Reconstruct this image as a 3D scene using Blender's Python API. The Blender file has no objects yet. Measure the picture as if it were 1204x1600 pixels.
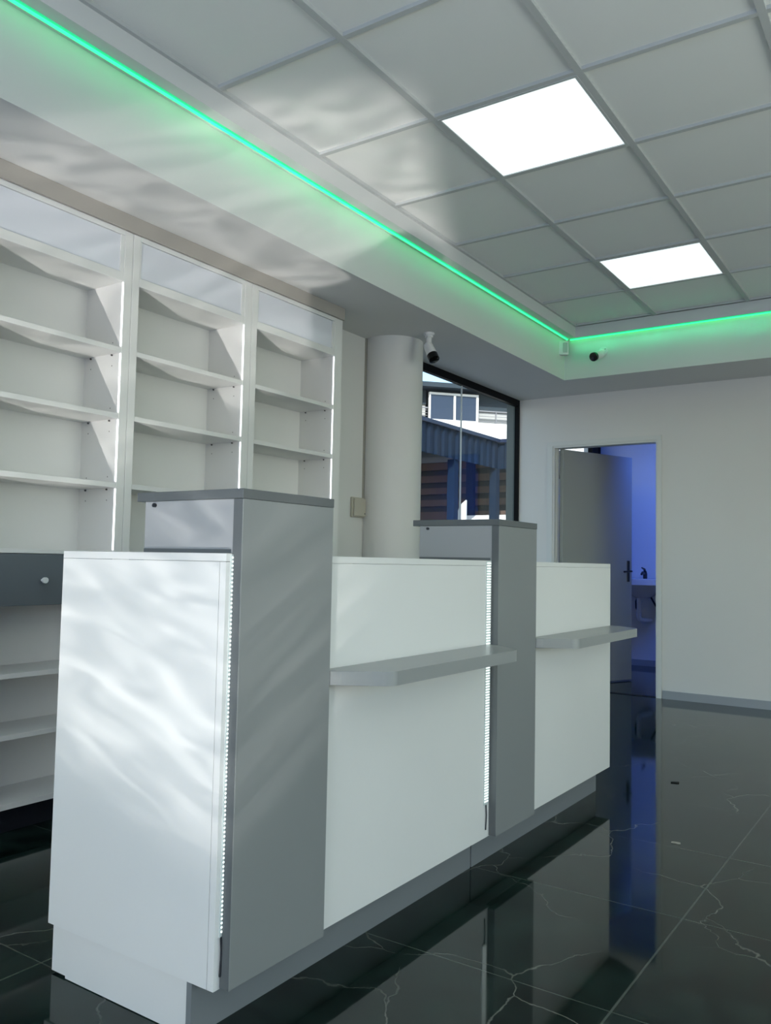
import bpy, bmesh, math, random
from mathutils import Vector, Matrix
PI = math.pi
random.seed(4)
sc = bpy.context.scene
COL = sc.collection

# ------------------------------------------------------------------ camera
cam_d = bpy.data.cameras.new('camera')
cam = bpy.data.objects.new('camera', cam_d); COL.objects.link(cam)
RT = Vector((0.82933, 0.55842, 0.01961)); UP = Vector((0.01733, -0.06079, 0.998)); FW = Vector((-0.55849, 0.82733, 0.06009))
cam.matrix_world = Matrix(((RT.x, UP.x, -FW.x, 0.0), (RT.y, UP.y, -FW.y, 0.0), (RT.z, UP.z, -FW.z, 1.07), (0, 0, 0, 1)))
cam_d.sensor_fit = 'VERTICAL'; cam_d.sensor_height = 36.0; cam_d.lens = 36.0 * 1304.93 / 1600.0
cam_d.clip_start = 0.05; cam_d.clip_end = 300
sc.camera = cam
vs = sc.view_settings
sc.display_settings.display_device = 'sRGB'
vs.view_transform = 'Standard'; vs.look = 'None'; vs.gamma = 1.0; vs.use_curve_mapping = False
vs.exposure = 0.0

# ------------------------------------------------------------------ sky, sun, large lamps
SUN_DIR = Vector((-0.355, 0.77, -0.53)).normalized()      # way the sunlight travels
W_STRENGTH = 0.32; SUN_E = 6.5
world = bpy.data.worlds.new('sky'); sc.world = world; world.use_nodes = True
nt = world.node_tree; nt.nodes.clear()
wo = nt.nodes.new('ShaderNodeOutputWorld'); wb = nt.nodes.new('ShaderNodeBackground')
sk = nt.nodes.new('ShaderNodeTexSky'); sk.sky_type = 'NISHITA'; sk.sun_disc = False
sk.sun_elevation = math.radians(32); sk.sun_rotation = math.radians(155); sk.air_density = 1.0; sk.dust_density = 0.5; sk.ozone_density = 1.0
wb.inputs['Strength'].default_value = W_STRENGTH
nt.links.new(sk.outputs[0], wb.inputs['Color']); nt.links.new(wb.outputs[0], wo.inputs['Surface'])

def lamp(name, kind, loc, direction, energy, color=(1, 1, 1), size=None, spread=None):
    d = bpy.data.lights.new(name, kind); d.energy = energy; d.color = color
    o = bpy.data.objects.new(name, d); COL.objects.link(o)
    o.location = loc
    o.rotation_euler = Vector(direction).to_track_quat('-Z', 'Z' if abs(Vector(direction).normalized().z) < .9 else 'Y').to_euler()
    if kind == 'AREA' and size:
        d.shape = 'RECTANGLE'; d.size, d.size_y = size
    if spread is not None: d.spread = math.radians(spread)
    return o
sun = lamp('sun', 'SUN', (6, -12, 9), SUN_DIR, SUN_E, (1.0, 0.97, 0.93)); sun.data.angle = math.radians(.6)
# daylight through the shop front behind the camera and the side window
lamp('shopfront_daylight', 'AREA', (0.4, -2.85, 1.35), (0, 1, 1.5), 64, (0.22, 0.40, 1.0), (5.6, 2.3))
lamp('side_window_daylight', 'AREA', (3.45, 2.85, 1.35), (-1, -0.05, 1.5), 84, (0.92, 1.0, 0.88), (2.8, 2.2))
lamp('ceiling_fill', 'AREA', (1.0, -1.5, 0.03), (0, 0.30, 1), 150, (0.95, 1.0, 0.96), (4.0, 2.2), 110)  # added fill lamp low behind the camera, aimed up to brighten the ceiling
lamp('back_room_blue_fill', 'AREA', (-1.8, 7.9, 2.5), (-.45, .9, -.85), 17, (0.08, 0.20, 1.0), (0.8, 0.5), 120)  # unseen blue lamp added inside the back room to tint its walls

# low sunlight glancing up off the polished floor: parallel, streaky beam
GL_E = 8.6
gdir = Vector((-0.355, 0.77, 0.53)).normalized()
gl = lamp('floor_glint', 'AREA', (-1.62, 0.43, 0.80), gdir, GL_E, (1.0, 0.97, 0.93), (1.88, 1.62), 1.0)
gl.rotation_euler = gdir.to_track_quat('-Z', 'Y').to_euler()
ld = gl.data; ld.use_nodes = True
n = ld.node_tree; nd = n.nodes; lk = n.links
em = [x for x in nd if x.type == 'EMISSION'][0]
geo = nd.new('ShaderNodeNewGeometry')
def nn(t, **k):
    x = nd.new(t)
    for a, b in k.items(): setattr(x, a, b)
    return x
sep = nn('ShaderNodeSeparateXYZ'); lk.new(geo.outputs['Parametric'], sep.inputs[0])
mapn = nn('ShaderNodeMapping'); mapn.inputs['Scale'].default_value = (3.4, 13.0, 1); mapn.inputs['Rotation'].default_value = (0, 0, 0.05)
lk.new(geo.outputs['Parametric'], mapn.inputs[0])
noi = nn('ShaderNodeTexNoise'); noi.inputs['Scale'].default_value = 2.3; noi.inputs['Detail'].default_value = 5; noi.inputs['Distortion'].default_value = .7
lk.new(mapn.outputs[0], noi.inputs['Vector'])
ramp = nn('ShaderNodeValToRGB'); ramp.color_ramp.elements[0].position = .40; ramp.color_ramp.elements[1].position = .67
ramp.color_ramp.elements[0].color = (.40, .40, .40, 1)
lk.new(noi.outputs[0], ramp.inputs[0])
def edge(sock, w):
    a = nn('ShaderNodeMath', operation='PINGPONG'); lk.new(sock, a.inputs[0]); a.inputs[1].default_value = .5
    b = nn('ShaderNodeMapRange', interpolation_type='SMOOTHSTEP'); lk.new(a.outputs[0], b.inputs[0]); b.inputs[1].default_value = 0; b.inputs[2].default_value = w
    return b.outputs[0]
m1 = nn('ShaderNodeMath', operation='MULTIPLY'); lk.new(edge(sep.outputs[0], .12), m1.inputs[0]); lk.new(edge(sep.outputs[1], .14), m1.inputs[1])
m2 = nn('ShaderNodeMath', operation='MULTIPLY'); lk.new(m1.outputs[0], m2.inputs[0]); lk.new(ramp.outputs[0], m2.inputs[1])
lk.new(m2.outputs[0], em.inputs['Strength'])

# ------------------------------------------------------------------ materials
def mat(name, color, rough=.5, spec=.5, metal=0, emit=None, estr=0, bump=None, ior=1.45):
    m = bpy.data.materials.new(name); m.use_nodes = True
    b = m.node_tree.nodes['Principled BSDF']
    b.inputs['Base Color'].default_value = (*color, 1); b.inputs['Roughness'].default_value = rough
    b.inputs['Specular IOR Level'].default_value = spec; b.inputs['Metallic'].default_value = metal; b.inputs['IOR'].default_value = ior
    if emit:
        b.inputs['Emission Color'].default_value = (*emit, 1); b.inputs['Emission Strength'].default_value = estr
    N = m.node_tree.nodes; L = m.node_tree.links
    tc = N.new('ShaderNodeTexCoord'); nz = N.new('ShaderNodeTexNoise')
    sc_, st, var = bump or (60, .02, .03)
    nz.inputs['Scale'].default_value = sc_; nz.inputs['Detail'].default_value = 3
    L.new(tc.outputs['Object'], nz.inputs['Vector'])
    bp = N.new('ShaderNodeBump'); bp.inputs['Strength'].default_value = st; bp.inputs['Distance'].default_value = .002
    L.new(nz.outputs[0], bp.inputs['Height']); L.new(bp.outputs[0], b.inputs['Normal'])
    if not emit:
        mx = N.new('ShaderNodeMix'); mx.data_type = 'RGBA'
        mx.inputs[6].default_value = (*[c * (1 - var) for c in color], 1); mx.inputs[7].default_value = (*[min(1, c * (1 + var)) for c in color], 1)
        n2 = N.new('ShaderNodeTexNoise'); n2.inputs['Scale'].default_value = 2.5; L.new(tc.outputs['Object'], n2.inputs['Vector'])
        L.new(n2.outputs[0], mx.inputs[0]); L.new(mx.outputs[2], b.inputs['Base Color'])
    return m
M = {}
M['paint'] = mat('wall_paint', (.70, .70, .685), .75, .3, bump=(90, .08, .02))
M['soffit'] = mat('plaster_paint', (.70, .70, .685), .7, .3, bump=(90, .08, .02))
M['tile'] = mat('ceiling_tile', (.86, .86, .83), .85, .2, bump=(200, .15, .02))
M['tbar'] = mat('grid_metal', (.56, .57, .56), .7, .15)
M['white'] = mat('white_laminate', (.74, .74, .72), .38, .45)
M['white_gloss'] = mat('white_panel', (.76, .765, .75), .33, .5)
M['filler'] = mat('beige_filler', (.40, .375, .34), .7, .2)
M['reveal'] = mat('grey_green_reveal', (.13, .15, .145), .6, .3)
M['edge'] = mat('white_edge_band', (.74, .745, .73), .4, .4)
M['grey'] = mat('grey_laminate', (.235, .250, .250), .36, .5)
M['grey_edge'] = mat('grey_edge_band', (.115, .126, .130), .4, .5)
M['grey_side'] = mat('light_grey_laminate', (.34, .35, .36), .4, .5)
M['shelf_grey'] = mat('bag_shelf_laminate', (.30, .315, .31), .3, .5)
M['kick'] = mat('grey_kickboard', (.20, .215, .225), .4, .5)
M['drawer'] = mat('anthracite_front', (.13, .15, .165), .4, .5)
M['black'] = mat('black_plinth', (.010, .011, .016), .5, .4)
M['frame_black'] = mat('black_aluminium', (.004, .004, .005), .5, .12)
M['hole'] = mat('dark_hole', (.09, .085, .08), .8, .2)
M['chrome'] = mat('chrome', (.75, .75, .76), .15, .5, metal=1)
M['dark_metal'] = mat('dark_metal', (.05, .055, .065), .35, .5, metal=.7)
M['door'] = mat('grey_door_laminate', (.37, .40, .38), .5, .4)
M['doorframe'] = mat('door_frame_lacquer', (.66, .68, .67), .5, .4)
M['skirting'] = mat('aluminium_skirting', (.40, .43, .47), .3, .5, metal=.25)
M['box'] = mat('beige_plastic', (.50, .475, .40), .45, .4)
M['cable'] = mat('aged_trunking', (.36, .35, .31), .6, .3)
M['plastic_white'] = mat('white_plastic', (.78, .79, .78), .35, .5)
M['lens'] = mat('black_lens', (.004, .004, .004), .15, .6)
M['sensor_lens'] = mat('sensor_lens', (.50, .55, .53), .3, .5)
M['ceramic'] = mat('white_ceramic', (.78, .78, .80), .15, .6)
M['led_white'] = mat('led_white', (1, 1, 1), emit=(.90, .93, 1.0), estr=2.6)
M['led_bead'] = mat('led_bead', (1, 1, 1), emit=(.86, 1.0, .97), estr=1.15)
M['led_base'] = mat('led_tape', (.62, .68, .66), .4, .4)
M['led_green'] = mat('led_green', (0, 1, .4), emit=(.030, 1.0, .22), estr=2.4)
M['led_green_far'] = mat('led_green_bright', (0, 1, .4), emit=(.025, 1.0, .18), estr=2.8)
M['led_green_base'] = mat('led_green_tape', (.05, .45, .25), emit=(.012, .50, .18), estr=1.1)
M['panel_light'] = mat('light_diffuser', (1, 1, 1), emit=(.86, .97, .98), estr=.98)
M['ext_white'] = mat('exterior_white_render', (.80, .80, .80), .8, .2)
M['ext_dark'] = mat('exterior_dark_facade', (.035, .05, .065), .7, .3)
M['ext_rail'] = mat('exterior_grey_rail', (.22, .22, .24), .5, .4)
M['ext_siding'] = mat('exterior_siding', (.45, .45, .45), .7, .3)
M['ext_pane'] = mat('exterior_window_pane', (.02, .03, .06), .05, .8)
M['ext_blue'] = mat('blue_corrugated_steel', (.005, .016, .038), .75, .15)
M['ext_bluetop'] = mat('blue_edge_trim', (.010, .020, .055), .5, .4)
M['wood'] = mat('weathered_board', (.10, .066, .053), .7, .3, bump=(20, .3, .35))
M['ground'] = mat('concrete_paving', (.24, .25, .26), .9, .2, bump=(20, .4, .1))
M['debris'] = mat('dark_scrap', (.01, .01, .01), .6, .3)
M['debris_light'] = mat('light_scrap', (.35, .33, .28), .7, .3)

def floor_material():
    m = bpy.data.materials.new('black_marble_tile'); m.use_nodes = True
    N = m.node_tree.nodes; L = m.node_tree.links; b = N['Principled BSDF']
    tc = N.new('ShaderNodeTexCoord'); sp = N.new('ShaderNodeSeparateXYZ'); L.new(tc.outputs['Object'], sp.inputs[0])
    def mth(op, a, bb=None, c=None):
        x = N.new('ShaderNodeMath'); x.operation = op
        for i, v in enumerate((a, bb, c)):
            if v is None: continue
            if isinstance(v, (int, float)): x.inputs[i].default_value = v
            else: L.new(v, x.inputs[i])
        return x.outputs[0]
    def grid(s, off, per, w):
        t = mth('SUBTRACT', s, off); t = mth('PINGPONG', t, per / 2); return mth('LESS_THAN', t, w)
    g = mth('MAXIMUM', grid(sp.outputs[0], -0.695, 1.305, .0028), grid(sp.outputs[1], 2.04, .655, .0018))
    def noise(scale, det, dist=0, vec=None):
        x = N.new('ShaderNodeTexNoise'); x.inputs['Scale'].default_value = scale; x.inputs['Detail'].default_value = det; x.inputs['Distortion'].default_value = dist
        L.new(vec or tc.outputs['Object'], x.inputs['Vector']); return x
    # veins: distorted cell borders, kept only in patches
    wob = noise(3.2, 5); mixv = N.new('ShaderNodeMix'); mixv.data_type = 'VECTOR'; mixv.inputs[0].default_value = .22
    L.new(tc.outputs['Object'], mixv.inputs[4]); L.new(wob.outputs['Color'], mixv.inputs[5])
    vo = N.new('ShaderNodeTexVoronoi'); vo.feature = 'DISTANCE_TO_EDGE'; vo.inputs['Scale'].default_value = 2.3
    L.new(mixv.outputs[1], vo.inputs['Vector'])
    vein = mth('SUBTRACT', 1, mth('DIVIDE', vo.outputs['Distance'], .007)); vein = mth('MAXIMUM', vein, 0)
    mask = noise(1.9, 2); mk = N.new('ShaderNodeMapRange'); mk.inputs[1].default_value = .42; mk.inputs[2].default_value = .60; L.new(mask.outputs[0], mk.inputs[0])
    vein = mth('MULTIPLY', vein, mk.outputs[0])
    cl = noise(5.5, 9, 1.0); cr = N.new('ShaderNodeValToRGB')
    cr.color_ramp.elements[0].position = .3; cr.color_ramp.elements[0].color = (.0022, .0055, .0045, 1)
    cr.color_ramp.elements[1].position = .75; cr.color_ramp.elements[1].color = (.014, .031, .025, 1)
    L.new(cl.outputs[0], cr.inputs[0])
    mx = N.new('ShaderNodeMix'); mx.data_type = 'RGBA'; L.new(vein, mx.inputs[0]); L.new(cr.outputs[0], mx.inputs[6]); mx.inputs[7].default_value = (.16, .165, .14, 1)
    mg = N.new('ShaderNodeMix'); mg.data_type = 'RGBA'; L.new(g, mg.inputs[0]); L.new(mx.outputs[2], mg.inputs[6]); mg.inputs[7].default_value = (.075, .09, .075, 1)
    L.new(mg.outputs[2], b.inputs['Base Color'])
    rr = noise(9, 4); mr = N.new('ShaderNodeMapRange'); mr.inputs[3].default_value = .025; mr.inputs[4].default_value = .085; L.new(rr.outputs[0], mr.inputs[0]); L.new(mr.outputs[0], b.inputs['Roughness'])
    b.inputs['IOR'].default_value = 1.4; b.inputs['Specular IOR Level'].default_value = .5
    return m
M['floor'] = floor_material()

def glass_material(name, tint=(1, 1, 1), milky=0.0, milk=(.7, .72, .76), rough=.0):
    m = bpy.data.materials.new(name); m.use_nodes = True
    N = m.node_tree.nodes; L = m.node_tree.links; N.clear()
    out = N.new('ShaderNodeOutputMaterial'); tr = N.new('ShaderNodeBsdfTransparent'); tr.inputs[0].default_value = (*tint, 1)
    df = N.new('ShaderNodeBsdfDiffuse'); df.inputs[0].default_value = (*milk, 1)
    gl = N.new('ShaderNodeBsdfGlossy'); gl.inputs['Roughness'].default_value = rough
    fr = N.new('ShaderNodeFresnel'); fr.inputs[0].default_value = 1.5
    a = N.new('ShaderNodeMixShader'); a.inputs[0].default_value = milky; L.new(tr.outputs[0], a.inputs[1]); L.new(df.outputs[0], a.inputs[2])
    ge = N.new('ShaderNodeNewGeometry'); mm = N.new('ShaderNodeMath'); mm.operation = 'SUBTRACT'; mm.inputs[0].default_value = 1; L.new(ge.outputs['Backfacing'], mm.inputs[1])
    fm = N.new('ShaderNodeMath'); fm.operation = 'MULTIPLY'; L.new(fr.outputs[0], fm.inputs[0]); L.new(mm.outputs[0], fm.inputs[1])
    c = N.new('ShaderNodeMixShader'); L.new(fm.outputs[0], c.inputs[0]); L.new(a.outputs[0], c.inputs[1]); L.new(gl.outputs[0], c.inputs[2])
    L.new(c.outputs[0], out.inputs[0]); return m
M['glass'] = glass_material('clear_glass', (.93, .96, .95))
M['milky'] = glass_material('milky_pane', (.9, .93, .95), .82, (.84, .86, .92), .12)

# ------------------------------------------------------------------ helpers
def box(bm, x0, x1, y0, y1, z0, z1, bev=0.0, seg=1):
    vs_ = [bm.verts.new(p) for p in ((x0, y0, z0), (x1, y0, z0), (x1, y1, z0), (x0, y1, z0), (x0, y0, z1), (x1, y0, z1), (x1, y1, z1), (x0, y1, z1))]
    fs = [bm.faces.new([vs_[i] for i in f]) for f in ((0, 3, 2, 1), (4, 5, 6, 7), (0, 1, 5, 4), (1, 2, 6, 5), (2, 3, 7, 6), (3, 0, 4, 7))]
    if bev:
        es = list({e for f in fs for e in f.edges})
        bmesh.ops.bevel(bm, geom=es, offset=bev, segments=seg, affect='EDGES', profile=.5)
    return bm
def tube(bm, pts, r, seg=12, caps=True):
    pts = [Vector(p) for p in pts]; rings = []
    rs = r if isinstance(r, (list, tuple)) else [r] * len(pts)
    prev = None
    for i, p in enumerate(pts):
        t = ((pts[min(i + 1, len(pts) - 1)] - pts[max(i - 1, 0)])).normalized()
        if prev is None:
            a = t.orthogonal().normalized()
        else:
            a = (prev - t * prev.dot(t)).normalized()
        prev = a; b = t.cross(a)
        rings.append([bm.verts.new(p + (a * math.cos(2 * PI * k / seg) + b * math.sin(2 * PI * k / seg)) * rs[i]) for k in range(seg)])
    for A, B in zip(rings, rings[1:]):
        for k in range(seg): bm.faces.new((A[k], A[(k + 1) % seg], B[(k + 1) % seg], B[k]))
    if caps:
        bm.faces.new(rings[0][::-1]); bm.faces.new(rings[-1])
    return bm
def prism(bm, outline, z0, z1):
    lo = [bm.verts.new((x, y, z0)) for x, y in outline]; hi = [bm.verts.new((x, y, z1)) for x, y in outline]
    k = len(lo)
    bm.faces.new(lo[::-1]); bm.faces.new(hi)
    for i in range(k): bm.faces.new((lo[i], lo[(i + 1) % k], hi[(i + 1) % k], hi[i]))
    return bm
def lathe(bm, prof, c=(0, 0, 0), seg=24, sx=1, sy=1):
    rings = [[bm.verts.new((c[0] + r * sx * math.cos(2 * PI * k / seg), c[1] + r * sy * math.sin(2 * PI * k / seg), c[2] + z)) for k in range(seg)] for r, z in prof]
    for A, B in zip(rings, rings[1:]):
        for k in range(seg): bm.faces.new((A[k], A[(k + 1) % seg], B[(k + 1) % seg], B[k]))
    bm.faces.new(rings[0][::-1]); bm.faces.new(rings[-1])
    return bm
def B(): return bmesh.new()
def root_origin(o):
    v = Vector((0, 0, 0))
    while o: v += o.location; o = o.parent
    return v
def obj(name, bm, m, parent=None, smooth=False, local=False, label=None, loc=None):
    bmesh.ops.recalc_face_normals(bm, faces=bm.faces)
    me = bpy.data.meshes.new(name); bm.to_mesh(me); bm.free()
    o = bpy.data.objects.new(name, me); COL.objects.link(o)
    me.materials.append(M[m] if isinstance(m, str) else m)
    if parent:
        o.parent = parent
        if not local: me.transform(Matrix.Translation(-root_origin(parent)))
    if loc is not None:
        me.transform(Matrix.Translation(-Vector(loc))); o.location = loc
    if smooth:
        for p in me.polygons: p.use_smooth = True
        try: me.set_sharp_from_angle(angle=math.radians(35))
        except Exception: pass
    if label: o['label'] = label
    return o
def thing(name, label, cat, loc=(0, 0, 0), rotz=0, group=None):
    o = bpy.data.objects.new(name, None); COL.objects.link(o); o.empty_display_size = .1
    o.location = loc; o.rotation_euler = (0, 0, rotz); o['label'] = label; o['category'] = cat
    if group: o['group'] = group
    return o
def tag(o, label, cat, group=None):
    o['label'] = label; o['category'] = cat
    if group: o['group'] = group
    return o
def struct(name, bm, m, parent=None, **k):
    o = obj(name, bm, m, parent, **k)
    if not parent: o['kind'] = 'structure'
    return o

# ------------------------------------------------------------------ room shell
XL, XR, YF, YB, YR = -3.27, 3.6, 7.03, -3.0, 9.2
CH, SH = 3.011, 2.588
struct('floor', box(B(), XL - .2, XR + .2, YB - .2, YR + .2, -.12, 0), 'floor')
# left wall: solid up to the window, then low sill strip, black header zone
bm = B(); box(bm, XL - .16, XL, YB - .2, 4.98, 0, CH + .2); box(bm, XL - .16, XL, 4.98, YR + .2, SH, CH + .2); box(bm, XL - .16, XL, 4.98, YR + .2, 0, .06)
box(bm, XL - .16, XL, YF + .1, YR + .2, .06, 1.95); struct('wall_left', bm, 'paint')
# far wall with door opening
DX0, DX1, DZ = -2.938, -2.010, 2.14
bm = B(); box(bm, XL - .11, DX0, YF, YF + .1, 0, CH + .2); box(bm, DX1, XR + .2, YF, YF + .1, 0, CH + .2); box(bm, DX0, DX1, YF, YF + .1, DZ, CH + .2)
struct('wall_far', bm, 'paint')
bm = B(); box(bm, XL - .2, XR + .2, YR, YR + .15, 0, CH + .2); struct('wall_back_room', bm, 'paint')
bm = B(); box(bm, -.3, -.15, YF + .1, YR, 0, CH + .2); struct('wall_partition', bm, 'paint')
# right wall and shop front wall behind the camera, with big openings
bm = B(); box(bm, XR, XR + .16, YB - .2, -1.1, 0, CH + .2); box(bm, XR, XR + .16, 4.3, YR + .2, 0, CH + .2); box(bm, XR, XR + .16, -1.1, 4.3, 2.62, CH + .2); box(bm, XR, XR + .16, -1.1, 4.3, 0, .08)
struct('wall_right', bm, 'paint')
bm = B(); box(bm, XL - .1, -2.5, YB - .16, YB, 0, CH + .2); box(bm, 3.3, XR + .1, YB - .16, YB, 0, CH + .2); box(bm, -2.5, 3.3, YB - .16, YB, 2.62, CH + .2); box(bm, -2.5, 3.3, YB - .16, YB, 0, .05)
struct('wall_front', bm, 'paint')
def glazing(name, n_, along, a0, a1, z0, z1, pos, t=.05, mull=(), depth=.06, jamb=None):
    fr = B()
    def bb(u0, u1, w0, w1, d=depth):
        if along == 'y': box(fr, pos - d, pos, u0, u1, w0, w1)
        else: box(fr, u0, u1, pos - d, pos, w0, w1)
    bb(a0, a1, z1 - t, z1); bb(a0, a1, z0, z0 + t); bb(a0, a0 + t, z0 + t, z1 - t); bb(a1 - (jamb or t), a1, z0 + t, z1 - t)
    for q in mull: bb(q - t / 2, q + t / 2, z0 + t, z1 - t)
    o = struct(name, fr, 'frame_black')
    return o
# window 1: the shop window beside the column, two butt-jointed panes
w1 = glazing('window_1', 1, 'y', 4.98, YF, .06, SH, XL + .0, t=.058, depth=.04, jamb=.022)
for y0, y1 in ((5.04, 5.9675), (5.9745, 7.007)):
    bm = B(); box(bm, XL - .036, XL - .026, y0, y1, .118, SH - .058); obj('glass_pane', bm, 'glass', w1)
bm = B(); box(bm, XL - .036, XL - .024, 5.9675, 5.9745, .118, SH - .058); obj('glass_joint', bm, 'plastic_white', w1)
w4 = glazing('window_4', 1, 'y', YF + .1, YR, 1.95, SH, XL, t=.04, mull=())
bm = B(); box(bm, XL - .036, XL - .026, YF + .16, YR - .06, 1.99, SH - .04); obj('glass_pane', bm, 'glass', w4)
bm = B(); box(bm, XL - .05, XL + .0, 8.93, YR - .06, 1.99, SH - .04); obj('frame_post', bm, 'frame_black', w4)
w2 = glazing('window_2', 1, 'x', -2.5, 3.3, .05, 2.62, YB - .02, t=.06, mull=(-.9, .55, 2.0))
bm = B(); box(bm, -2.44, 3.24, YB - .05, YB - .04, .11, 2.56); obj('glass_pane', bm, 'glass', w2)
w3 = glazing('window_3', 1, 'y', -1.1, 4.3, .08, 2.62, XR + .08, t=.06, mull=(.7, 2.5))
bm = B(); box(bm, XR + .04, XR + .05, -1.04, 4.24, .14, 2.56); obj('glass_pane', bm, 'glass', w3)

# ceiling: tiles, metal grid, dropped border (soffit) and cornice
TS = .666; GX, GY = -1.839, 2.371; CX0, CY1 = -2.49, 6.375
bm = B(); box(bm, XL - .1, XR + .1, YB - .1, YR + .1, CH + .012, CH + .14)
struct('ceiling', bm, 'tile')
TB = .0145
xs = [GX + TS * i for i in range(-1, 9) if GX + TS * i < 3.5]; ys = [GY + TS * j for j in range(-8, 7)]
bm = B()
for i in range(len(xs)): box(bm, xs[i] - TB, xs[i] + TB, YB, CY1, CH - .004, CH + .013)
for y in ys: box(bm, CX0, XR, y - TB * .8, y + TB * .8, CH - .003, CH + .0125)
box(bm, CX0 + .004, CX0 + .024, YB, CY1, CH - .0055, CH + .0125); box(bm, CX0, XR, CY1 - .008, CY1 + .008, CH - .003, CH + .0125)
struct('trim_1', bm, 'tbar')
bm = B(); box(bm, -2.985, -2.591, YB, YF, SH, CH + .012); box(bm, XL, -2.985, 4.0, YF, SH, CH + .012); box(bm, XL, -2.985, YB, 4.0, SH, CH + .012)
struct('trim_2', bm, 'soffit')
bm = B(); box(bm, -2.591, XR, 6.419, YF, SH, CH + .012); struct('trim_3', bm, 'soffit')
bm = B(); box(bm, -2.591, CX0 + .006, YB, 6.419, 2.92, CH + .012); struct('trim_4', bm, 'soffit')
bm = B(); box(bm, CX0 + .006, XR, 6.383, 6.419, 2.92, CH + .012); struct('trim_5', bm, 'soffit')
bm = B(); box(bm, XL, -.15, YF + .1, YR, SH, CH); struct('trim_6', bm, 'soffit')
# skirting
bm = B(); box(bm, -1.968, XR, YF - .012, YF, 0, .066); struct('baseboard_far', bm, 'skirting')
bm = B(); box(bm, XL, -.3, YR - .012, YR, 0, .066); struct('baseboard_back_room', bm, 'skirting')
# door 1
bm = B()
fw = .052
for x0, x1 in ((DX0 - fw, DX0), (DX1, DX1 + .036)): box(bm, x0, x1, YF - .016, YF, 0, DZ)
box(bm, DX0 - fw, DX1 + .036, YF - .016, YF, DZ, DZ + .038)
box(bm, DX0, DX0 + .018, YF - .008, YF + .1, 0, DZ); box(bm, DX1 - .012, DX1, YF - .008, YF + .1, 0, DZ); box(bm, DX0 + .018, DX1 - .012, YF - .008, YF + .1, DZ - .018, DZ)
box(bm, DX0 + .018, DX0 + .030, YF + .03, YF + .07, 0, DZ - .018)
struct('trim_7', bm, 'doorframe')
dang = math.atan2(.835, .352)
struct('trim_10', box(B(), DX0, DX1, YF - .004, YF + .05, 0, .004), 'black')
d1 = bpy.data.objects.new('door_1', None); COL.objects.link(d1); d1['kind'] = 'structure'
d1.location = (DX0 + .034, YF + .07, 0); d1.rotation_euler = (0, 0, dang)
obj('door_leaf', box(B(), 0, .92, -.04, 0, .012, DZ - .022, .002), 'door', d1, local=True)
bm = B(); box(bm, .845, .885, -.048, -.04, .93, 1.13, .004); hp = obj('door_plate', bm, 'dark_metal', d1, local=True)
bm = B(); tube(bm, [(.865, -.045, 1.03), (.865, -.085, 1.03), (.855, -.095, 1.03), (.75, -.095, 1.025)], .009, 10)
tube(bm, [(.865, .0, 1.03), (.865, .045, 1.03), (.855, .055, 1.03), (.75, .055, 1.025)], .009, 10)
obj('door_handle', bm, 'dark_metal', d1, local=True, smooth=True)
bm = B(); box(bm, .9195, .9225, -.032, -.010, .93, 1.13); obj('lock_plate', bm, 'dark_metal', d1, local=True)
for z in (.25, 1.05, 1.95):
    bm = B(); tube(bm, [(-.003, -.047, z), (-.003, -.047, z + .08)], .007, 10); obj('hinge', bm, 'door', d1, local=True, smooth=True)

bm = B(); box(bm, XL - .125, XL - .041, YF - .012, YF, -.1, SH); struct('trim_9', bm, 'reveal')
# round column
bm = B(); lathe(bm, [(.205, 0), (.205, SH)], (-3.166, 4.75, 0), 64)
col = struct('trim_8', bm, 'paint', smooth=True)

# ------------------------------------------------------------------ ceiling lights
def ceiling_light(i, j, label):
    x0, x1 = GX + TS * i + TB, GX + TS * (i + 1) - TB; y0, y1 = GY + TS * j + TB * .8, GY + TS * (j + 1) - TB * .8
    t = thing('ceiling_light', label, 'ceiling light', ((x0 + x1) / 2, (y0 + y1) / 2, CH - .003), group='square light panels in the ceiling grid')
    fr = B(); w = .012
    box(fr, x0, x1, y0, y0 + w, CH - .006, CH + .011); box(fr, x0, x1, y1 - w, y1, CH - .006, CH + .011)
    box(fr, x0, x0 + w, y0 + w, y1 - w, CH - .006, CH + .011); box(fr, x1 - w, x1, y0 + w, y1 - w, CH - .006, CH + .011)
    obj('frame', fr, 'tbar', t)
    obj('diffuser', box(B(), x0 + w, x1 - w, y0 + w, y1 - w, CH - .001, CH + .0115), 'panel_light', t)
ceiling_light(0, 1, 'large-looking square white ceiling light panel nearest the viewer')
ceiling_light(0, 4, 'smaller-looking square white ceiling light panel near the far green light strip')

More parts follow.
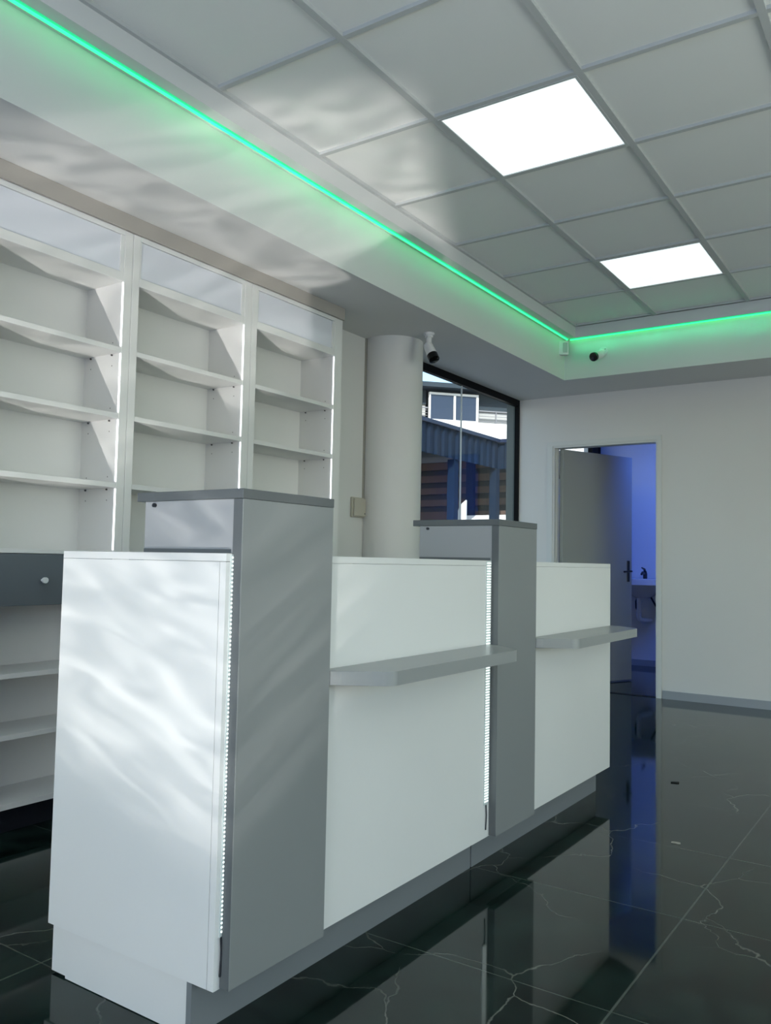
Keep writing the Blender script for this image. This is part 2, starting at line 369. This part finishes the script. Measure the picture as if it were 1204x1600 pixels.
# green light strips
def green_strip(name, a0, a1, along, c, label):
    t = thing(name, label, 'light strip', (c if along == 'y' else a0, a0 if along == 'y' else c, 2.92), group='green light strips under the cornice')
    for nm, w, z0, z1, mt in (('tape', .011, 2.914, 2.92, 'led_green_base'), ('lit_diffuser', .0055, 2.908, 2.914, 'led_green' if along == 'y' else 'led_green_far')):
        bm = B()
        if along == 'y': box(bm, c - w, c + w, a0, a1, z0, z1)
        else: box(bm, a0, a1, c - w, c + w, z0, z1)
        obj(nm, bm, mt, t)
    # the tape's own light: a row of small diodes just under it
    step, e_, off = (.13, .065, .05) if along == 'y' else (.10, .15, -.05)
    u = a0 + .1; k = 0
    while u < a1 - .03:
        ld_ = bpy.data.lights.new('diode_light', 'SPOT'); ld_.spot_size = math.radians(165); ld_.spot_blend = 1.0; ld_.energy = e_ * (.75 + .5 * random.Random(k).random()); ld_.color = (.05, 1.0, .42); ld_.shadow_soft_size = 0
        lo_ = bpy.data.objects.new('diode_light', ld_); COL.objects.link(lo_)
        lo_.location = (c + off, u, 2.885) if along == 'y' else (u, c + off, 2.885)
        lo_.rotation_euler = Vector((-.55, 0, -1) if along == 'y' else (0, .55, -1)).to_track_quat('-Z', 'Y').to_euler()
        u += step; k += 1
green_strip('led_strip', YB + .3, 6.385, 'y', -2.553, 'long green glowing strip running along the left ceiling cornice')
green_strip('led_strip', -2.535, XR - .1, 'x', 6.402, 'green glowing strip running across the far ceiling cornice')

# ------------------------------------------------------------------ shop counter
ZB, ZT = .122, 1.083
XC, XT, XB = -1.353, -1.325, -1.95
def bag_shelf(parent, y0, y1, label=None):
    xf = -1.190; z0, z1 = .752, .789
    pts = [(XC, y0 + .001)]
    def arc(cx, cy, rx, ry, a0, a1, k=12):
        for q in range(k + 1):
            a = math.radians(a0 + (a1 - a0) * q / k); pts.append((cx + rx * math.cos(a), cy + ry * math.sin(a)))
    pts.append((XC + .03, y0 + .001))
    pts.append((XC + .055, y0 + .012))
    arc(xf - .045, y0 + .115, .045, .045, -62, 0)
    arc(xf - .055, y1 - .12, .055, .055, 0, 62)
    pts.append((XC + .05, y1 - .006)); pts.append((XC, y1))
    bm = prism(B(), pts, z0, z1)
    es = [e for e in bm.edges if abs(e.verts[0].co.z - e.verts[1].co.z) < 1e-6]
    bmesh.ops.bevel(bm, geom=es, offset=.0015, segments=1, affect='EDGES')
    return obj('bag_shelf', bm, 'shelf_grey', parent, label=label)
def counter_unit(label, y0, y1, ty0, ty1, end_first, shelf, leds):
    t = thing('counter_unit', label, 'counter', ((XC + XB) / 2, (y0 + y1) / 2, 0), group='shop counter units')
    th = .018
    # carcass board ends
    bm = B(); box(bm, XB, XC - .0205, y0, y0 + th, ZB, ZT - th - .001); obj('end_panel', bm, 'white_gloss', t)
    bm = B(); box(bm, XC - .019, XC, y0, y0 + th, ZB, ZT - th - .001); obj('front_stile', bm, 'white_gloss', t)
    bm = B(); box(bm, XB, XC, y1 - th, y1, ZB, ZT - th - .001); obj('end_panel', bm, 'white_gloss', t)
    # top board in pieces round the tower
    bm = B(); box(bm, XB, XC, y0, ty0 - .0, ZT - th, ZT); box(bm, XB, XC, ty1, y1, ZT - th, ZT); box(bm, XB, -1.665, ty0, ty1, ZT - th, ZT)
    obj('top_panel', bm, 'edge', t)
    # front boards
    if ty0 - y0 > th + .0015: obj('front_stile', box(B(), XC - th, XC, y0 + th, ty0, ZB, ZT - th - .001), 'white_gloss', t)
    bm = B()
    box(bm, XC - th, XC, ty1, y1 - th, ZB, ZT - th - .001)
    obj('front_panel', bm, 'white_gloss', t)
    bm = B(); box(bm, XB + .01, XC - th, y0 + th, y1 - th, ZB, ZB + th); obj('bottom_panel', bm, 'white', t)
    bm = B(); box(bm, XB + .02, XC - th, y0 + th, y1 - th, .60, .618); obj('inner_shelf', bm, 'white', t)
    # kick board: front in grey, end board white
    bm = B(); box(bm, -1.436, -1.420, y0 + (.001 if end_first else .005), y1 - (.001 if not end_first else .003), 0, ZB); obj('kick_board', bm, 'kick', t)
    if end_first:
        bm = B(); box(bm, -1.875, -1.4365, y0 + .003, y0 + .016, 0.002, ZB)
        obj('kick_board', bm, 'white', t, label='white end kick board')
        obj('kick_filler', box(B(), -1.935, -1.8755, y0 + .006, y0 + .02, 0.006, ZB), 'white', t)
    else:
        bm = B(); box(bm, -1.93, -1.436, y1 - .016, y1 - .002, 0, ZB); obj('kick_board', bm, 'kick', t)
    bm = B(); box(bm, -1.93, -1.914, y0 + .025, y1 - .02, 0, ZB); obj('kick_board', bm, 'kick', t)
    # tower
    tw = B(); box(tw, -1.657, XC - .0005, ty0 + .0005, ty1 - .001, ZB + .002, 1.209, .001)
    tower = obj('tower', tw, 'grey_side', t)
    obj('tower_front', box(B(), XC, XT, ty0, ty1, ZB + .002, 1.2085, .001), 'grey', tower)
    obj('tower_edge', box(B(), XC, XT - .001, ty0 - .0012, ty0, ZB + .003, 1.208), 'grey_edge', tower)
    obj('tower_top', box(B(), -1.686, XT + .001, ty0 - .002, ty1 + .001, 1.209, 1.2315, .001), 'grey_edge', tower)
    obj('shadow_gap_strip', box(B(), -1.656, XC - .006, ty0 - .0008, ty0 + .0004, ZT + .001, ZT + .010), 'grey_edge', tower)  # dark strip painting in the shadow gap just above the counter top
    obj('shelf_pin', tube(B(), [(-1.62, ty0 + .003, 1.199), (-1.62, ty0 - .007, 1.199)], .005, 8), 'dark_metal', tower)
    # led tape beside the tower edge, beads lit, dark end lead below
    for yl, hw in leds:
        st = B(); box(st, XC, XC + .0035, yl - hw - .002, yl + hw + .002, .235, ZT - .002)
        ls = obj('led_strip', st, 'led_base', t)
        bd = B(); z = .245
        while z < ZT - .01:
            box(bd, XC + .0035, XC + .0035 + min(.0014, hw * .8), yl - hw, yl + hw, z, z + .0038); z += .0094
        obj('led_beads', bd, 'led_bead', ls)
        obj('lead_wire', tube(B(), [(XC + .003, yl, .236), (XC + .004, yl + .002, .2), (XC + .003, yl, .15)], .0022, 6), 'dark_metal', ls)
    bag_shelf(t, *shelf)
    return t
counter_unit('near unit of the white shop counter with its tall grey tower beside the end panel', 1.366, 2.682, 1.386, 1.722, True, (1.722, 2.66), ((1.3825, .0018), (2.6595, .0135)))
counter_unit('far unit of the white shop counter with its grey tower, towards the doorway', 2.684, 3.947, 2.688, 3.015, False, (3.015, 3.95), ())

# ------------------------------------------------------------------ wall shelving
SXF, SXB = -3.0, -3.262
def shelving_unit(label, y0, a, b, y1):
    t = thing('shelving_unit', label, 'shelving unit', ((SXF + SXB) / 2, (y0 + y1) / 2, 0), group='white shelving units along the left wall')
    TOP = 2.515
    obj('side_panel', box(B(), SXB, SXF, y0, a, .10, TOP, .0012), 'white', t)
    obj('side_panel', box(B(), SXB, SXF, b, y1, .10, TOP, .0012), 'white', t)
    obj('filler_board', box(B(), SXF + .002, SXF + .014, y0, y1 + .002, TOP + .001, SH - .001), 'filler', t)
    obj('back_panel', box(B(), SXB, SXB + .008, a, b, .10, TOP - .02), 'white', t)
    obj('top_panel', box(B(), SXB, SXF, a, b, TOP - .022, TOP), 'edge', t)
    obj('compartment_floor', box(B(), SXB + .008, SXF, a, b, 2.285, 2.325, .001), 'white', t)
    # translucent pane with its slim frame
    obj('pane_stile', box(B(), SXF - .012, SXF - .002, a + .001, a + .008, 2.326, 2.492), 'edge', t)
    obj('pane_stile', box(B(), SXF - .012, SXF - .002, b - .022, b - .001, 2.326, 2.492), 'edge', t)
    obj('pane', box(B(), SXF - .010, SXF - .006, a + .009, b - .023, 2.327, 2.491), 'milky', t)
    zs = (1.99, 1.697, 1.393)
    for z in zs:
        obj('shelf', box(B(), SXB + .008, SXF - .001, a + .0005, b - .0005, z - .022, z, .001), 'white', t)
    obj('worktop', box(B(), SXB + .008, SXF + .001, a + .0005, b - .0005, 1.078, 1.096, .001), 'white', t)
    for z in (.614, .380):
        obj('shelf', box(B(), SXB + .008, SXF - .001, a + .0005, b - .0005, z - .020, z, .001), 'white', t)
    obj('bottom_panel', box(B(), SXB + .008, SXF, a, b, .098, .118), 'white', t)
    dr = obj('drawer', box(B(), SXF - .22, SXF - .001, a + .002, b - .002, .873, 1.0765, .001), 'drawer', t)
    k = B(); yc = (a + b) / 2
    bmk = B(); tube(bmk, [(SXF - .001, yc, .972), (SXF + .012, yc, .972), (SXF + .014, yc, .972), (SXF + .026, yc, .972)], [.005, .005, .0115, .012], 16)
    k.free(); obj('knob', bmk, 'plastic_white', dr, smooth=True)
    obj('plinth', box(B(), SXB, SXF - .045, y0 + .002, y1 - .002, 0, .098), 'black', t)
    # light strips at the front inner edge of the right side panel, one per gap
    for z0, z1 in ((1.10, 1.366), (1.398, 1.670), (1.702, 1.963), (1.995, 2.280)):
        obj('led_strip', box(B(), SXF - .004, SXF + .0015, b - .0052, b - .0005, z0, z1), 'led_white', t)
    # shelf pins and empty peg holes on both side panels
    pm = None
    for z in zs:
        for x in (SXF - .06, SXB + .055):
            for nm, dz, rad, ln in (('shelf_pin', -.028, .0038, .006), ('peg_hole', -.075, .0026, .0006), ('peg_hole', .028, .0026, .0006)):
                obj(nm, tube(B(), [(x, b, z + dz), (x, b - ln, z + dz)], rad, 8), 'hole', t)
    return t
shelving_unit('leftmost white wall shelving unit, with grey drawer and chrome knob in view', 1.630, 1.670, 2.345, 2.389)
shelving_unit('middle white wall shelving unit between the leftmost one and the end one', 2.391, 2.430, 3.107, 3.159)
shelving_unit('white wall shelving unit at the far end, beside the round column', 3.161, 3.203, 3.870, 3.945)

# ------------------------------------------------------------------ small fittings
# hanging bullet camera on the soffit
t = thing('security_camera', 'white bullet security camera hanging under the soffit beside the round column', 'camera', (-2.826, 4.66, SH))
bm = B(); tube(bm, [(-2.826, 4.66, SH), (-2.826, 4.66, SH - .014)], [.036, .034], 24); obj('mounting_base', bm, 'plastic_white', t, smooth=True)
bm = B(); tube(bm, [(-2.826, 4.66, SH - .014), (-2.826, 4.66, SH - .030), (-2.826, 4.66, SH - .032), (-2.824, 4.657, SH - .072), (-2.818, 4.65, SH - .085)], [.026, .026, .018, .018, .014], 20); obj('arm', bm, 'plastic_white', t, smooth=True)
p0 = Vector((-2.832, 4.648, SH - .072)); dv = Vector((.062, -.022, -.105)).normalized()
bm = B(); tube(bm, [p0, p0 + dv * .012, p0 + dv * .100], [.018, .030, .035], 24); bd = obj('body', bm, 'plastic_white', t, smooth=True)
bm = B(); tube(bm, [p0 + dv * .1002, p0 + dv * .143, p0 + dv * .146], [.036, .036, .031], 24); obj('lens_hood', bm, 'lens', t, smooth=True)
side = dv.cross(Vector((0, 0, 1))).normalized(); nrm = side.cross(dv).normalized()
bm = B(); c = p0 + dv * .05 + nrm * .0325 * -1; tube(bm, [c - dv * .008, c + dv * .008], .003, 8); obj('cable_slot', bm, 'lens', bd)
# camera on the far soffit face, looking at the viewer
t = thing('security_camera', 'white bullet security camera with round black face on the far bulkhead', 'camera', (-2.27, 6.419, 2.77))
bm = B(); tube(bm, [(-2.262, 6.419, 2.787), (-2.262, 6.403, 2.787)], [.036, .034], 24); obj('mounting_base', bm, 'plastic_white', t, smooth=True)
bm = B(); tube(bm, [(-2.262, 6.403, 2.787), (-2.262, 6.37, 2.785), (-2.268, 6.35, 2.765), (-2.28, 6.335, 2.745)], .013, 14); obj('arm', bm, 'plastic_white', t, smooth=True)
p0 = Vector((-2.262, 6.375, 2.757)); dv = (Vector((-.14, -.62, -.25))).normalized()
bm = B(); tube(bm, [p0, p0 + dv * .01, p0 + dv * .105], [.02, .031, .034], 28); obj('body', bm, 'plastic_white', t, smooth=True)
bm = B(); tube(bm, [p0 + dv * .1052, p0 + dv * .128, p0 + dv * .130], [.035, .035, .031], 28); obj('lens_hood', bm, 'lens', t, smooth=True)
for x in (-2.243, -2.281): obj('screw', tube(B(), [(x, 6.4025, 2.80), (x, 6.4005, 2.80)], .004, 8), 'lens', t)
# motion sensor in the soffit corner
t = thing('motion_sensor', 'small white box motion sensor in the corner of the bulkhead under the green strips', 'sensor', (-2.575, 6.33, 2.835))
t.rotation_euler = (0, 0, math.radians(32))
obj('housing', box(B(), -.052, .052, -.012, .030, -.058, .058, .008, 2), 'plastic_white', t, local=True, smooth=True)
obj('lens', box(B(), .004, .040, -.0165, -.0125, -.040, .040, .003, 2), 'sensor_lens', t, local=True)
# junction box and trunking on the left wall
t = thing('junction_box', 'beige plastic junction box on the wall beside the round column', 'junction box', (XL, 4.50, 1.43))
obj('back_box', box(B(), XL, XL + .020, 4.425, 4.592, 1.365, 1.497, .004), 'box', t)
obj('cover', box(B(), XL + .0205, XL + .034, 4.432, 4.560, 1.372, 1.490, .004, 2), 'box', t)
obj('screw', tube(B(), [(XL + .034, 4.545, 1.39), (XL + .0365, 4.545, 1.39)], .004, 10), 'dark_metal', t)
bm = B(); box(bm, XL, XL + .012, 4.556, 4.568, 1.498, SH)
tag(obj('cable_trunking', bm, 'cable', loc=(XL, 4.562, 2.0)), 'thin greyish cable trunking rising from the beige junction box to the ceiling', 'cable trunking')

# ------------------------------------------------------------------ back room: wash basin
t = thing('wash_basin', 'wall-hung white wash basin seen through the doorway', 'wash basin', (-2.72, YR, .8))
bx, by = -2.72, 8.97
def basin_ring(sx, sy, z, k=40):
    out = []
    for q in range(k):
        a = 2 * PI * q / k; c, s = math.cos(a), math.sin(a)
        x = abs(c) ** .75 * (1 if c > 0 else -1) * sx; y = abs(s) ** .75 * (1 if s > 0 else -1) * sy
        out.append((bx + x, min(by + y, YR - .003), z))
    return out
bm = B(); rings = []
for sx, sy, z in ((.07, .07, .745), (.11, .10, .765), (.19, .16, .825), (.265, .21, .868), (.286, .226, .885), (.288, .228, .945), (.275, .215, .950), (.235, .17, .945), (.19, .13, .88), (.10, .07, .83)):
    rings.append([bm.verts.new(p) for p in basin_ring(sx, sy, z)])
for A, C in zip(rings, rings[1:]):
    for q in range(40): bm.faces.new((A[q], A[(q + 1) % 40], C[(q + 1) % 40], C[q]))
bm.faces.new(rings[0][::-1]); bm.faces.new(rings[-1])
obj('bowl', bm, 'ceramic', t, smooth=True)
bm = B(); tube(bm, [(bx - .02, 9.12, .945), (bx - .02, 9.12, 1.0), (bx - .02, 9.10, 1.02)], .022, 14)
tube(bm, [(bx - .02, 9.11, 1.0), (bx - .02, 9.02, 1.015), (bx - .02, 8.99, .995)], .012, 12)
fa = obj('tap', bm, 'dark_metal', t, smooth=True)
bm = B(); tube(bm, [(bx - .02, 9.11, 1.02), (bx - .02, 9.09, 1.05), (bx - .02, 9.0, 1.065)], [.014, .012, .007], 10); obj('tap_lever', bm, 'dark_metal', fa, smooth=True)
bm = B(); tube(bm, [(bx - .05, 9.0, .74), (bx - .05, 9.0, .54), (bx - .045, 9.01, .515), (bx - .02, 9.04, .505), (bx + .02, 9.195, .50)], .024, 14); obj('waste_pipe', bm, 'plastic_white', t, smooth=True)
for s in (-1, 1):
    bm = B(); x = bx + s * .115
    tube(bm, [(x, 9.195, .62), (x, 9.12, .62), (x + .01, 9.08, .63), (x - s * .02, 9.04, .70), (x - s * .05, 9.02, .765)], .010, 10); tube(bm, [(x, 9.195, .62), (x, 9.16, .62)], .02, 10)
    obj('supply_hose', bm, 'dark_metal', t, smooth=True)

# ------------------------------------------------------------------ scraps on the floor
def scrap(loc, label, m, k, r, rz):
    bm = B(); pts = []
    rnd = random.Random(k)
    for q in range(9):
        a = 2 * PI * q / 9; rr = r * rnd.uniform(.45, 1.1); pts.append((rr * math.cos(a) * 1.7, rr * math.sin(a) * .7))
    prism(bm, pts, 0.0, .004)
    for v in bm.verts:
        v.co.z += .06 * abs(v.co.x) * (1 if v.co.z > .002 else .0)
    o = obj('floor_scrap', bm, m); o.location = loc; o.rotation_euler = (0, 0, rz)
    tag(o, label, 'scrap')
scrap((-1.15, 4.335, 0), 'small dark scrap lying on the black floor before the doorway', 'debris', 3, .017, .6)
scrap((-.90, 3.40, 0), 'small pale scrap lying on the black floor nearer the viewer', 'debris_light', 5, .011, .2)

# ------------------------------------------------------------------ outside
bm = B(); box(bm, -60, 40, -60, 60, -.30, -.14); struct('ground', bm, 'ground')
# canopy of blue corrugated steel with boarded stall below
t = thing('canopy', 'dark blue corrugated steel canopy outside the window', 'canopy', (-6, 10.5, 0))
def corr(a0, a1, z0, z1, fixed, along, amp=.03, per=.2):
    bm = B(); pts = []; u = a0; k = 0
    while u < a1:
        for du, dd in ((0, 0), (.07, 0), (.10, amp), (.17, amp)):
            if u + du <= a1: pts.append((u + du, dd))
        u += per
    lo, hi = [], []
    for off in (0, .01):
        for uu, dd in (pts if off == 0 else pts[::-1]):
            p = (fixed + dd + off, uu) if along == 'y' else (uu, fixed - dd - off)
            lo.append(bm.verts.new((p[0], p[1], z0))); hi.append(bm.verts.new((p[0], p[1], z1)))
    n_ = len(lo)
    for q in range(n_): bm.faces.new((lo[q], lo[(q + 1) % n_], hi[(q + 1) % n_], hi[q]))
    return bm
obj('fascia_sheet', corr(7.6, 12.1, 2.60, 3.04, -6.0, 'y'), 'ext_blue', t)
obj('fascia_sheet', corr(-5.96, -5.5, 2.60, 3.04, 12.1, 'x'), 'ext_blue', t)
bm = B(); box(bm, -6.03, -5.93, 7.6, 12.1, 3.02, 3.075); box(bm, -5.93, -5.5, 12.03, 12.12, 3.02, 3.075); obj('edge_trim', bm, 'ext_bluetop', t)
bm = B(); box(bm, -9.5, -6.0, 7.6, 14.5, 2.98, 3.04); box(bm, -6.0, -5.5, 12.12, 14.5, 2.98, 3.04); obj('roof_sheet', bm, 'ext_blue', t)
for x, y in ((-6.05, 10.72), (-6.02, 12.02), (-9.4, 14.3)):
    obj('post', box(B(), x - .06, x + .06, y - .06, y + .06, -.14, 2.60), 'ext_blue', t)
t = thing('board_fence', 'weathered brown horizontal board fence under the blue canopy', 'fence', (-7.2, 12.9, -.14))
bm = B(); box(bm, -10.5, -5.3, 13.05, 13.1, -.14, 2.9); obj('backing', bm, 'black', t)
z = .5; k = 0
while z < 2.85:
    bm = B(); w = random.Random(k).uniform(.10, .15)
    box(bm, -10.5, -5.3, 12.90, 12.93, z, z + w); obj('board', bm, 'wood', t); z += w + .10; k += 1
for x in (-6.9, -5.45):
    obj('post', box(B(), x - .07, x + .07, 12.82, 12.90, -.14, 2.9), 'ext_blue', t)
t = thing('parked_board', 'white leaning board standing in front of the dark board fence', 'board', (-6.25, 11.4, -.14))
bm = B(); lo = [(-6.42, 11.4, -.14), (-6.20, 11.4, -.14), (-6.20, 11.4, 2.06), (-6.30, 11.4, 1.98), (-6.42, 11.4, 1.70)]
f0 = [bm.verts.new(p) for p in lo]; f1 = [bm.verts.new((p[0], p[1] + .04, p[2])) for p in lo]
bm.faces.new(f0); bm.faces.new(f1[::-1])
for q in range(5): bm.faces.new((f0[q], f0[(q + 1) % 5], f1[(q + 1) % 5], f1[q]))
obj('sheet', bm, 'ext_white', t)
bm = B(); box(bm, -6.85, -3.6, 12.2, 12.3, -.14, 1.87); tag(obj('low_wall', bm, 'ext_white', loc=(-5.2, 12.25, -.14)), 'low white rendered wall below the board fence', 'wall')
# building across the yard (local: x along the front, -y towards the shop)
t = thing('apartment_building', 'white building with grey upper storey and wide white window across the yard', 'building', (-10.469, 18.93, 0), math.atan2(.737, .676))
obj('lower_wall', box(B(), -9, 9, 0, 6, -.14, 4.76), 'ext_white', t, local=True)
obj('upper_wall', box(B(), -9, 9, 1.2, 6, 4.76, 5.60), 'ext_dark', t, local=True)
obj('roof_slab', box(B(), -9, 9, -.25, 6, 5.58, 5.70), 'ext_dark', t, local=True)
obj('wall_pier', box(B(), .50, 5, .25, 1.2, 5.10, 5.58), 'ext_dark', t, local=True)
obj('wall_pier', box(B(), -1.6, -.88, .25, 1.2, 5.20, 5.58), 'ext_dark', t, local=True)
obj('siding', box(B(), .50, 5, .30, .4, 4.76, 5.10), 'ext_siding', t, local=True)
obj('siding', box(B(), -5, -.88, .30, .4, 4.76, 5.20), 'ext_siding', t, local=True)
fr = B(); a0, a1, z0, z1 = -.86, .48, 4.76, 5.49
box(fr, a0, a1, 0, .1, z1 - .06, z1); box(fr, a0, a0 + .035, 0, .1, z0, z1 - .06); box(fr, a1 - .06, a1, 0, .1, z0, z1 - .06); box(fr, a0, a1, 0, .1, z0, z0 + .03); box(fr, -.20, -.145, 0, .1, z0 + .03, z1 - .06)
f = obj('window', fr, 'ext_white', t, local=True)
obj('pane', box(B(), a0 + .036, -.201, .03, .05, z0 + .031, z1 - .061), 'ext_pane', f, local=True)
obj('pane', box(B(), -.144, a1 - .061, .03, .05, z0 + .031, z1 - .061), 'ext_pane', f, local=True)
for s0, s1 in ((.50, 5), (-5, -.90)):
    r = B()
    for z in (4.80, 4.87, 4.94, 5.01): box(r, s0, s1, .02, .04, z, z + .010)
    box(r, s0, s1, 0, .05, 5.06, 5.09)
    q = s0 + .46
    while q < s1: box(r, q, q + .025, .0, .04, 4.76, 5.07); q += .95
    obj('railing', r, 'ext_rail', t, local=True)
